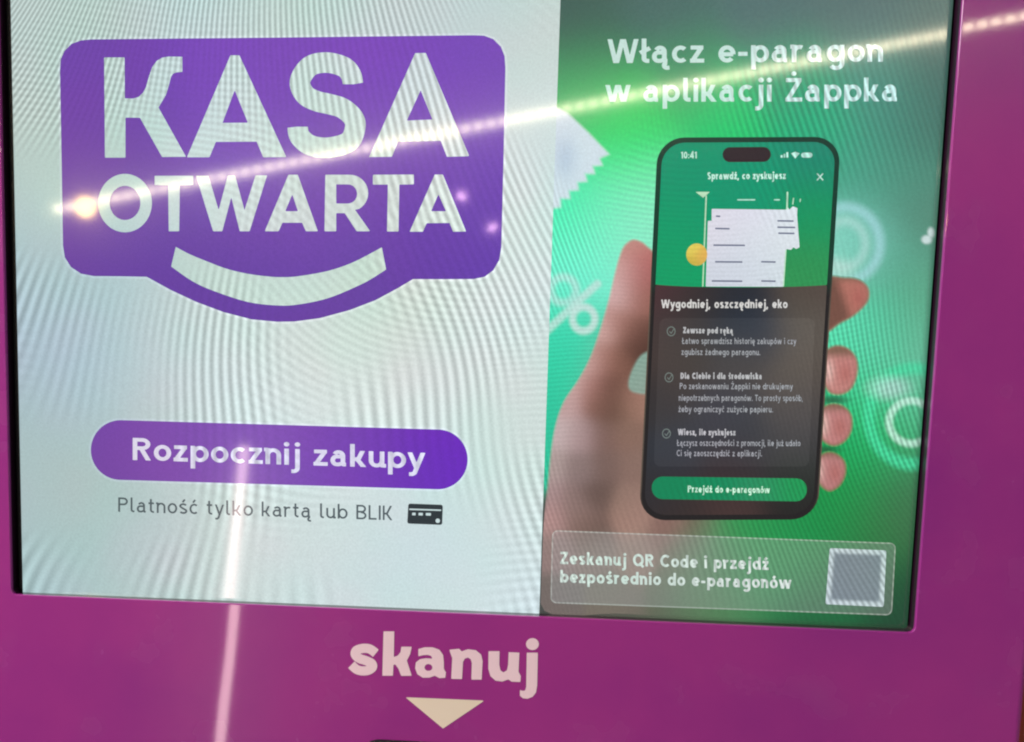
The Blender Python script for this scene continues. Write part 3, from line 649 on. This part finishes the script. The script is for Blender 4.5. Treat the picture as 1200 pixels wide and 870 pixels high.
# the phone in the advert
phone_f = sd_poly(rquad([(771, 161.5), (985.5, 160.5), (958, 609), (748.5, 610)], 31))
def phone_rim(x, y):
    c = np.tile(lin((8, 54, 40)), (len(x), 1)); c = blend(c, (30, 25, 26), smooth(320, 350, y))
    d = phone_f(x, y)
    return blend(c, (128, 112, 96), 0.55 * smooth(-2.2, -0.6, d) * smooth(300, 380, y) * smooth(600, 570, y))
shape('phone_picture', phone_f, (745, 157, 990, 614), 1.0, phone_rim, 3, screen)
scr_f = sd_poly(rquad([(776.5, 167.5), (979.5, 166.5), (952.5, 603), (754.5, 604)], 26))
hdr_edge = lambda x: 331.5 + 5.5 * np.sqrt(np.clip(1 - ((x - 871) / 112.0) ** 2, 0, 1))
green = rbf([(790, 185, (0, 146, 108)), (870, 200, (0, 148, 108)), (960, 190, (20, 134, 106)), (790, 260, (0, 154, 104)), (800, 320, (0, 158, 100)), (870, 230, (0, 152, 108)), (960, 250, (6, 148, 92)), (955, 320, (44, 146, 82))], 30)
shape('phone_header', inter(scr_f, lambda x, y: y - hdr_edge(x)), (765, 164, 984, 341), 1.6, green, 4, screen)
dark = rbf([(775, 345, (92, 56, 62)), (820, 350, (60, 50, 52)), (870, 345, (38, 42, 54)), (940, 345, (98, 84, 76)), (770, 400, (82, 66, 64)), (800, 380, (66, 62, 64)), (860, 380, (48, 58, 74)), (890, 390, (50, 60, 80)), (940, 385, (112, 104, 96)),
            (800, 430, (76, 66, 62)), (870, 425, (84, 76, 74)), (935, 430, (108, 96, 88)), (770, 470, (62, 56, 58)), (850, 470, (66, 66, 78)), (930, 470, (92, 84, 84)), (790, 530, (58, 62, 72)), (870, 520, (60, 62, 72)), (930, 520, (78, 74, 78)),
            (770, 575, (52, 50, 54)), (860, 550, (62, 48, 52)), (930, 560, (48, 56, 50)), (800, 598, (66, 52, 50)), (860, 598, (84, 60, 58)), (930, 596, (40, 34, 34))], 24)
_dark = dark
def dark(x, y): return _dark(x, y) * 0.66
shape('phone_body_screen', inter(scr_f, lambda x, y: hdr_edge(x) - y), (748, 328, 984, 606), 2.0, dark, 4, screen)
shape('camera_island', sd_stroke([(855.5, 181.5), (894.5, 181.2)], 17.5, True), (845, 170, 906, 192), 0.8, (44, 30, 36), 5, screen)
text('clock_lettering', '10:41', (798, 186), (816.5, 186), 8.0, 0.20, (190, 232, 214), 5, screen)
for nm, ff, bx in (('signal_icon', union(sd_stroke([(916, 185), (916, 182)], 2.2), sd_stroke([(919.3, 185), (919.3, 180.5)], 2.2), sd_stroke([(922.6, 185), (922.6, 178.5)], 2.2)), (913, 176, 925, 187)),
                   ('signal_icon', sd_poly([(927, 180), (932, 178), (937, 180), (932, 186)]), (926, 177, 938, 187)), ('battery_icon', sd_stroke([(942, 182), (949, 182)], 6.0, True), (937, 177, 954, 187))):
    shape(nm, ff, bx, 0.5, (184, 232, 214), 5, screen)
text('phone_title_lettering', 'Sprawdź, co zyskujesz', (829, 210.5), (921, 210), 8.5, 0.22, (196, 240, 220), 5, screen)
shape('close_icon', union(sd_stroke([(957.5, 203.5), (964.5, 211.5)], 1.4), sd_stroke([(964.5, 203.5), (957.5, 211.5)], 1.4)), (955, 201, 967, 214), 0.5, (190, 226, 210), 5, screen)
shape('receipt_picture', sd_poly([(834, 245), (921, 246), (922, 241), (925, 246), (929, 242), (934.5, 244), (934, 252), (937, 290), (933, 292), (930, 290), (927, 293), (921.5, 292), (918, 336.3), (827, 336), (829.5, 259), (834, 259)]), (824, 238, 940, 338), 0.9,
      rbf([(850, 260, (222, 222, 232)), (900, 260, (218, 224, 232)), (860, 320, (206, 212, 226)), (905, 320, (210, 222, 230)), (930, 270, (226, 232, 236))], 30), 5, screen)
ln = []
for a, b, y in ((839, 844, 253.5), (838, 855, 268), (836, 873, 287.5), (838, 870, 307), (892, 909, 307), (834, 870, 329.5), (892, 909, 329.5), (911, 930, 259), (911, 932, 266.5), (912, 931, 273.5)): ln.append((a, b, y))
for a, b, y in ln: shape('receipt_print', sd_stroke([(a, y), (b, y + 0.3)], 1.9), (a - 1, y - 3, b + 1, y + 3), 0.6, (112, 118, 140), 6, screen)
shape('guide_line', union(sd_stroke([(827.6, 229), (823.6, 336)], 1.6), sd_poly([(815, 225), (832, 225), (824, 232)])), (812, 223, 834, 337), 0.6, (186, 226, 188), 6, screen)
shape('guide_line', union(sd_stroke([(922.8, 225), (922.3, 246)], 1.8), sd_stroke([(921, 293), (918, 336)], 1.5), sd_stroke([(930, 232), (929, 240)], 1.4), sd_stroke([(938, 233), (937.5, 237)], 1.4)), (915, 223, 941, 337), 0.6, (186, 228, 196), 6, screen)
shape('guide_line', union(sd_stroke([(864, 234.4), (885, 234.4)], 1.6), sd_stroke([(907, 234.4), (914, 234.4)], 1.6)), (862, 232, 916, 237), 0.6, (176, 228, 206), 6, screen)
shape('coin_picture', sd_ell(816.5, 298.5, 12.3, 13.0), (802, 284, 831, 313), 0.8, rbf([(812, 292, (226, 208, 92)), (822, 300, (224, 176, 84)), (812, 308, (200, 178, 70))], 6), 7, screen)
text('phone_heading_lettering', 'Wygodniej, oszczędniej, eko', (775, 361.3), (923, 361.3), 10.0, 0.20, (214, 212, 212), 5, screen)
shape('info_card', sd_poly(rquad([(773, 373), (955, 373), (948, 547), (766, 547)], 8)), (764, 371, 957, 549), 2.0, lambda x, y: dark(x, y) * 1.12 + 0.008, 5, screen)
TXT = (214, 214, 220)
for s, a, b, y, w in (('Zawsze pod ręką', 800.5, 859, 390.8, 0.26), ('Łatwo sprawdzisz historię zakupów i czy', 799.5, 933, 403.3, 0.17), ('zgubisz żadnego paragonu.', 798.5, 891, 416.2, 0.17),
                      ('Dla Ciebie i dla środowiska', 797.5, 893, 444.3, 0.26), ('Po zeskanowaniu Żappki nie drukujemy', 796.5, 929, 456.3, 0.17), ('niepotrzebnych paragonów. To prosty sposób,', 795.5, 941, 470.0, 0.17), ('żeby ograniczyć zużycie papieru.', 795, 906, 483.2, 0.17),
                      ('Wiesz, ile zyskujesz', 794.5, 862, 510.2, 0.26), ('Łączysz oszczędności z promocji, ile już udało', 793.5, 938, 522.8, 0.17), ('Ci się zaoszczędzić z aplikacji.', 793, 893, 534.8, 0.17)):
    text('phone_lettering', s, (a, y), (b, y + 0.4), 7.4, w, (186, 186, 192) if w > 0.2 else (158, 160, 168), 6, screen)
for cx, cy in ((786.5, 388.5), (784, 442.5), (781, 508.3)):
    shape('list_icon', union(sd_ring(cx, cy, 4.6, 5.2, 1.1), sd_stroke([(cx - 2, cy), (cx, cy + 2.5), (cx + 3, cy - 2.5)], 1.0)), (cx - 7, cy - 7, cx + 7, cy + 7), 0.6, (112, 124, 120), 6, screen)
shape('phone_button', sd_poly(rquad([(764, 558.5), (946, 561.0), (945, 588.0), (763.5, 585.0)], 12.8)), (761, 555, 949, 591), 1.2, rbf([(775, 572, (6, 132, 84)), (850, 574, (4, 136, 88)), (890, 575, (40, 142, 96)), (930, 575, (24, 150, 82))], 20), 5, screen)
text('phone_button_lettering', 'Przejdź do e-paragonów', (806, 577.2), (902, 578.2), 8.0, 0.21, (196, 240, 214), 6, screen)

# heading and caption strip of the advert
text('heading_lettering', 'Włącz e-paragon', (712.5, 74.2), (1035, 72.6), 28.0, 0.17, (196, 226, 220), 5, screen, gap=0.10)
text('heading_lettering', 'w aplikacji Żappka', (710, 119.6), (1053, 119.0), 27.5, 0.17, (192, 230, 220), 5, screen, gap=0.10)
boxq = [(647, 621.5), (1050, 636.5), (1045.2, 721.5), (645, 707)]
box_f = sd_poly(rquad(boxq, 7))
def strip_col(x, y):
    k = np.where(True, smooth(15, 95, (x - 760) + (y - 615) * 0.55), 0.0)[:, None]
    c = hand_c(x, y) * (1 - k) + bgc(x, y) * k
    return blend(c, (178, 190, 184), 0.20 * np.ones(len(x)))
shape('caption_strip', box_f, (642, 618, 1054, 725), 2.0, strip_col, 4, screen)
shape('caption_outline', lambda x, y: np.abs(box_f(x, y) + 0.7) - 0.75, (642, 618, 1054, 725), 0.7, lambda x, y: blend(strip_col(x, y), (204, 214, 204), 0.36 * np.ones(len(x))), 5, screen)
text('caption_lettering', 'Zeskanuj QR Code i przejdź', (656.5, 661.2), (901, 668.2), 14.5, 0.20, (206, 222, 212), 6, screen, gap=0.11)
text('caption_lettering', 'bezpośrednio do e-paragonów', (656.5, 682.8), (927, 690.2), 14.5, 0.20, (206, 222, 212), 6, screen, gap=0.11)
shape('code_tile', sd_poly(rquad([(972.3, 642.5), (1038.8, 645.2), (1035.6, 711.5), (967.3, 708.3)], 2)), (964, 640, 1041, 714), 1.5,
      lambda x, y: blend(np.tile(lin((186, 206, 208)), (len(x), 1)), (108, 124, 132), 0.85 * smooth(3, 8, np.minimum(np.minimum(x - (972.3 - (y - 642.5) * 0.076), (1038.8 - (y - 645) * 0.048) - x), np.minimum(y - 642.5 - (x - 972) * 0.04, 708.3 + (x - 967) * 0.047 - y)))), 5, screen)

# ------------------------------------------------------------------ print on the front panel, scanner window
PP = plane_panel(0.00012)
def z8(pts, ox): return zp(pts, ox, 730, 8.7)
def printed(f): shape('printed_letter', f, (405, 735, 640, 825), 0.8, (0, 0, 0), 0, kiosk, MPRINT, PP)
printed(sd_stroke(spline(z8([(352, 312), (290, 268), (220, 262), (155, 282), (142, 325), (185, 365), (250, 386), (308, 415), (316, 455), (270, 486), (205, 490), (150, 472), (102, 428)], 400), 5, False), 10.8))
printed(sd_poly(z8([(430, 88), (540, 88), (535, 350), (575, 335), (603, 300), (612, 245), (718, 245), (702, 320), (668, 385), (692, 460), (718, 540), (610, 542), (582, 470), (550, 425), (531, 428), (526, 540), (418, 540)], 400)))
printed(cut(sd_poly(z8([(785, 268), (850, 250), (930, 250), (1000, 275), (1038, 330), (1045, 400), (1045, 470), (1066, 505), (1060, 562), (1000, 565), (952, 540), (900, 560), (830, 560), (775, 525), (752, 465), (760, 405), (800, 372), (860, 362), (928, 366), (915, 338), (880, 328), (840, 330), (785, 342)], 400)), sd_ell(400 + 888 / 8.7, 730 + 456 / 8.7, 4.6, 4.0)))
printed(sd_poly(z8([(100, 275), (200, 265), (226, 292), (290, 270), (370, 280), (425, 325), (440, 390), (430, 580), (325, 580), (330, 410), (318, 372), (290, 355), (258, 366), (240, 400), (230, 575), (120, 572), (130, 360), (115, 320)], 515)))
printed(sd_poly(z8([(500, 290), (612, 290), (610, 430), (622, 485), (652, 506), (688, 485), (700, 430), (705, 300), (815, 305), (806, 500), (830, 545), (825, 605), (735, 600), (702, 578), (640, 600), (570, 590), (520, 545), (498, 470)], 515)))
printed(union(sd_poly(z8([(890, 305), (1003, 305), (996, 640), (985, 710), (950, 755), (900, 775), (850, 770), (820, 745), (820, 685), (850, 695), (873, 690), (884, 655)], 515)), sd_ell(515 + 948 / 8.7, 730 + 218 / 8.7, 7.5, 7.0)))
tri = [(475, 817.3), (567.8, 821.2), (519.2, 854.0)]
shape('arrow_print', sd_poly(tri), (472, 815, 570, 856), 1.0, (0, 0, 0), 0, kiosk, MPRINT2, PP)
# scanner: rounded black frame standing a little proud, dark glass inside; only its top edge is in view
sx0, sz1 = PXZ(418, 866.6); sx1, _ = PXZ(600, 871)
sz1 = PXZ(505, 867.2)[1] - 0.0007; sz0 = sz1 - 0.075
def arch(i, y):
    out = []
    for x, z in rrect(sx0 + i, sx1 - i, sz0 + i, sz1 - i, 0.012 - i * 0.8, 9):
        u = (x - (sx0 + sx1) / 2) / ((sx1 - sx0) / 2)
        out.append((x, y, z - 0.0010 * u * u if z > (sz0 + sz1) / 2 else z))
    return out
sv, sf = loops_mesh([arch(0, 0.0008), arch(0, -0.0012), arch(0.0004, -0.0019), arch(0.0012, -0.0022), arch(0.0045, -0.0022), arch(0.0052, -0.0016), arch(0.0056, 0.0008)])
scan = link('scanner_frame', sv, sf, MBLACK, kiosk)
gv, gf = loops_mesh([arch(0.0050, -0.0003), arch(0.0052, -0.0005)], False, True)
link('scanner_glass', gv, gf, MGLASSB, scan)

# ------------------------------------------------------------------ beyond the kiosk's right edge
def box_mesh(x0, x1, y0, y1, z0, z1, r):
    return loops_mesh([outline(x0, x1, z0, z1, r, y1), outline(x0, x1, z0, z1, r, y0 + r), outline(x0 + r * .3, x1 - r * .3, z0 + r * .3, z1 - r * .3, r, y0 + r * .3), outline(x0 + r, x1 - r, z0 + r, z1 - r, r, y0)], True, True)
MWALL = plain('grey_wall_paint', (0.16, 0.15, 0.17), 0.7, 0.3, 0.2, 120)
MORANGE = plain('orange_red_laminate', (0.62, 0.11, 0.05), 0.45, 0.4, 0.1, 200)
wv, wf = loops_mesh([outline(kx0 - 0.3, kx1 + 0.5, 0.0, kz1 + 0.15, 0.002, 0.30), outline(kx0 - 0.3, kx1 + 0.5, 0.0, kz1 + 0.15, 0.002, 0.33)], True, True)
wall = link('wall', wv, wf, MWALL); wall['kind'] = 'structure'
ox, oz = PXZ(1199, 862, (np.array([0, 0.05, 0]), np.array([0, 1.0, 0])))
cv, cf = box_mesh(kx1 + 0.0015, kx1 + 0.16, 0.035, 0.16, 0.0, oz, 0.003)
st = link('orange_stand', cv, cf, MORANGE)
st['label'] = 'orange red stand whose corner shows beside the kiosk edge'; st['category'] = 'stand'

# ------------------------------------------------------------------ lamps of the shop and an added veil panel, seen only mirrored in screen and panel
def emit(name, rgb, s):
    m = bpy.data.materials.new(name); N, L = nodes(m); B = N['Principled BSDF']
    B.inputs['Base Color'].default_value = (0.8, 0.8, 0.8, 1); B.inputs['Emission Color'].default_value = (*rgb, 1)
    B.inputs['Emission Strength'].default_value = s; return m
def ring_tube(a, b, r, n=12):
    a, b = Vector(a), Vector(b); d = (b - a).normalized(); u = d.orthogonal().normalized(); w = d.cross(u)
    return [[tuple(p + (u * math.cos(t) + w * math.sin(t)) * r) for t in [2 * math.pi * k / n for k in range(n)]] for p in (a, b)]
PD = plane_disp()
def thing(name, at, label, cat, group=None):
    e = bpy.data.objects.new(name, None); col.objects.link(e); e.location = at; WORLD_AT[e.name] = tuple(at)
    e['label'] = label; e['category'] = cat
    if group: e['group'] = group
    return e
MLED = emit('warm_led_light', (1.0, 0.85, 0.58), 50.0); MTUBE = emit('rose_tube_light', (1.0, 0.72, 0.70), 22.0)
MBULB = emit('yellow_bulb_light', (1.0, 0.66, 0.20), 95.0); MHOUS = plain('white_lamp_housing', (0.7, 0.7, 0.7), 0.5)
# long LED strip: ends found from the streak across the screen
a = mirrored(62, 246, 2.4, PD); b = mirrored(1300, 2, 2.4, PD)
strip = thing('led_strip', a, 'long warm white LED strip mirrored as a slanting streak across the screen', 'LED strip')
dirv = (b - a); Ls = np.linalg.norm(dirv); dirv /= Ls
back = np.array([0, -1.0, 0]); upv = np.cross(back, dirv)
def bar(p, q, w, y0, y1):
    c = [(p - upv * w, p + upv * w), (q - upv * w, q + upv * w)]
    v = [c[0][0] + back * y0, c[0][1] + back * y0, c[1][1] + back * y0, c[1][0] + back * y0, c[0][0] + back * y1, c[0][1] + back * y1, c[1][1] + back * y1, c[1][0] + back * y1]
    return v, [(0, 1, 2, 3), (7, 6, 5, 4), (0, 4, 5, 1), (1, 5, 6, 2), (2, 6, 7, 3), (3, 7, 4, 0)]
v, f = bar(a - dirv * 0.03, b + dirv * 0.03, 0.016, 0.004, 0.02); link('housing', v, f, MHOUS, strip)
pitch = 0.029; n = int(Ls / pitch); chip = None
for k in range(n):
    p = a + dirv * pitch * (k + 0.5)
    if chip is None:
        v, f = bar(p - dirv * 0.0092, p + dirv * 0.0092, 0.0060, -0.002, 0.0035); chip = link('led_chip', v, f, MLED, strip); off = np.array(chip.location) - dirv * pitch * 0.5
    else:
        c = chip.copy(); col.objects.link(c); c.parent = strip; c.location = off + dirv * pitch * (k + 0.5)
# upright tube lamp
a2 = mirrored(287, 522, 2.1, PD); b2 = mirrored(242, 960, 2.1, PD)
tube = thing('tube_lamp', b2, 'upright rosy tube lamp mirrored below the start button', 'tube lamp')
v, f = loops_mesh(ring_tube(a2, b2, 0.0105), True, True); link('glass_tube', v, f, MTUBE, tube)
for e0, e1 in ((a2, a2 + (a2 - b2) / np.linalg.norm(a2 - b2) * 0.03), (b2, b2 - (a2 - b2) / np.linalg.norm(a2 - b2) * 0.03)):
    v, f = loops_mesh(ring_tube(e0, e1, 0.012), True, True); link('end_cap', v, f, MHOUS, tube)
# round bulb at the end of the strip
c3 = mirrored(100, 243, 2.3, PD)
bulb = thing('bulb_lamp', c3, 'small round yellow bulb mirrored at the end of the slanting streak', 'bulb')
v = []; f = []
prof = [(0.0, -0.022), (0.0115, -0.0185), (0.019, -0.010), (0.022, 0.0), (0.019, 0.010), (0.012, 0.018), (0.008, 0.022)]
lp = [[(c3[0] + r * math.cos(t), c3[1] - y, c3[2] + r * math.sin(t)) for t in [2 * math.pi * q / 14 for q in range(14)]] for r, y in [(max(r, 0.0004), y) for r, y in prof]]
v, f = loops_mesh(lp, True, True); link('glass_bulb', v, f, MBULB, bulb)
lp = [[(c3[0] + r * math.cos(t), c3[1] - y, c3[2] + r * math.sin(t)) for t in [2 * math.pi * q / 14 for q in range(14)]] for r, y in ((0.008, 0.022), (0.009, 0.024), (0.009, 0.045), (0.004, 0.05))]
v, f = loops_mesh(lp, True, True); link('lamp_socket', v, f, MHOUS, bulb)
# unseen glowing panel, added so its reflection veils the top of the advert
MVEIL = emit('veil_panel_light', (0.95, 0.98, 1.0), 1.9)
q0 = mirrored(720, -30, 3.4, PD); q1 = mirrored(1400, -420, 3.4, PD)
cp = thing('added_veil_panel', ((q0[0] + q1[0]) / 2, q0[1], q0[2]), 'added wide dim glowing panel mirrored as a grey veil over the advert', 'veil panel')
x0_, x1_ = sorted((q0[0], q1[0])); z0_, z1_ = sorted((q0[2], q1[2]))
v, f = loops_mesh([outline(x0_, x1_, z0_, z1_, 0.05, q0[1]), outline(x0_, x1_, z0_, z1_, 0.05, q0[1] - 0.02)], True, True); link('diffuser', v, f, MVEIL, cp)
v, f = loops_mesh([outline(x0_ - 0.03, x1_ + 0.03, z0_ - 0.03, z1_ + 0.03, 0.05, q0[1] - 0.005), outline(x0_ - 0.03, x1_ + 0.03, z0_ - 0.03, z1_ + 0.03, 0.05, q0[1] - 0.04)], True, True); link('frame', v, f, MHOUS, cp)

MPINK = emit('pink_lamp_light', (1.0, 0.55, 0.85), 80.0)
for (xa, ya), (xb, yb), r, lab in (((537, 229), (545, 231.5), 0.0048, 'small pink lamp mirrored beside the last badge letter'), ((573, 269), (581, 265), 0.0042, 'small pink lamp mirrored near the lower right badge corner')):
    p, q = mirrored(xa, ya, 2.2, PD), mirrored(xb, yb, 2.2, PD)
    t = thing('pink_lamp', p, lab, 'lamp', 'small pink lamps')
    v, f = loops_mesh(ring_tube(p, q, r, 10), True, True); link('glass_tube', v, f, MPINK, t)
    e = (q - p) / np.linalg.norm(q - p) * 0.006
    v, f = loops_mesh(ring_tube(q, q + e, r * 1.2, 10), True, True); link('end_cap', v, f, MHOUS, t)
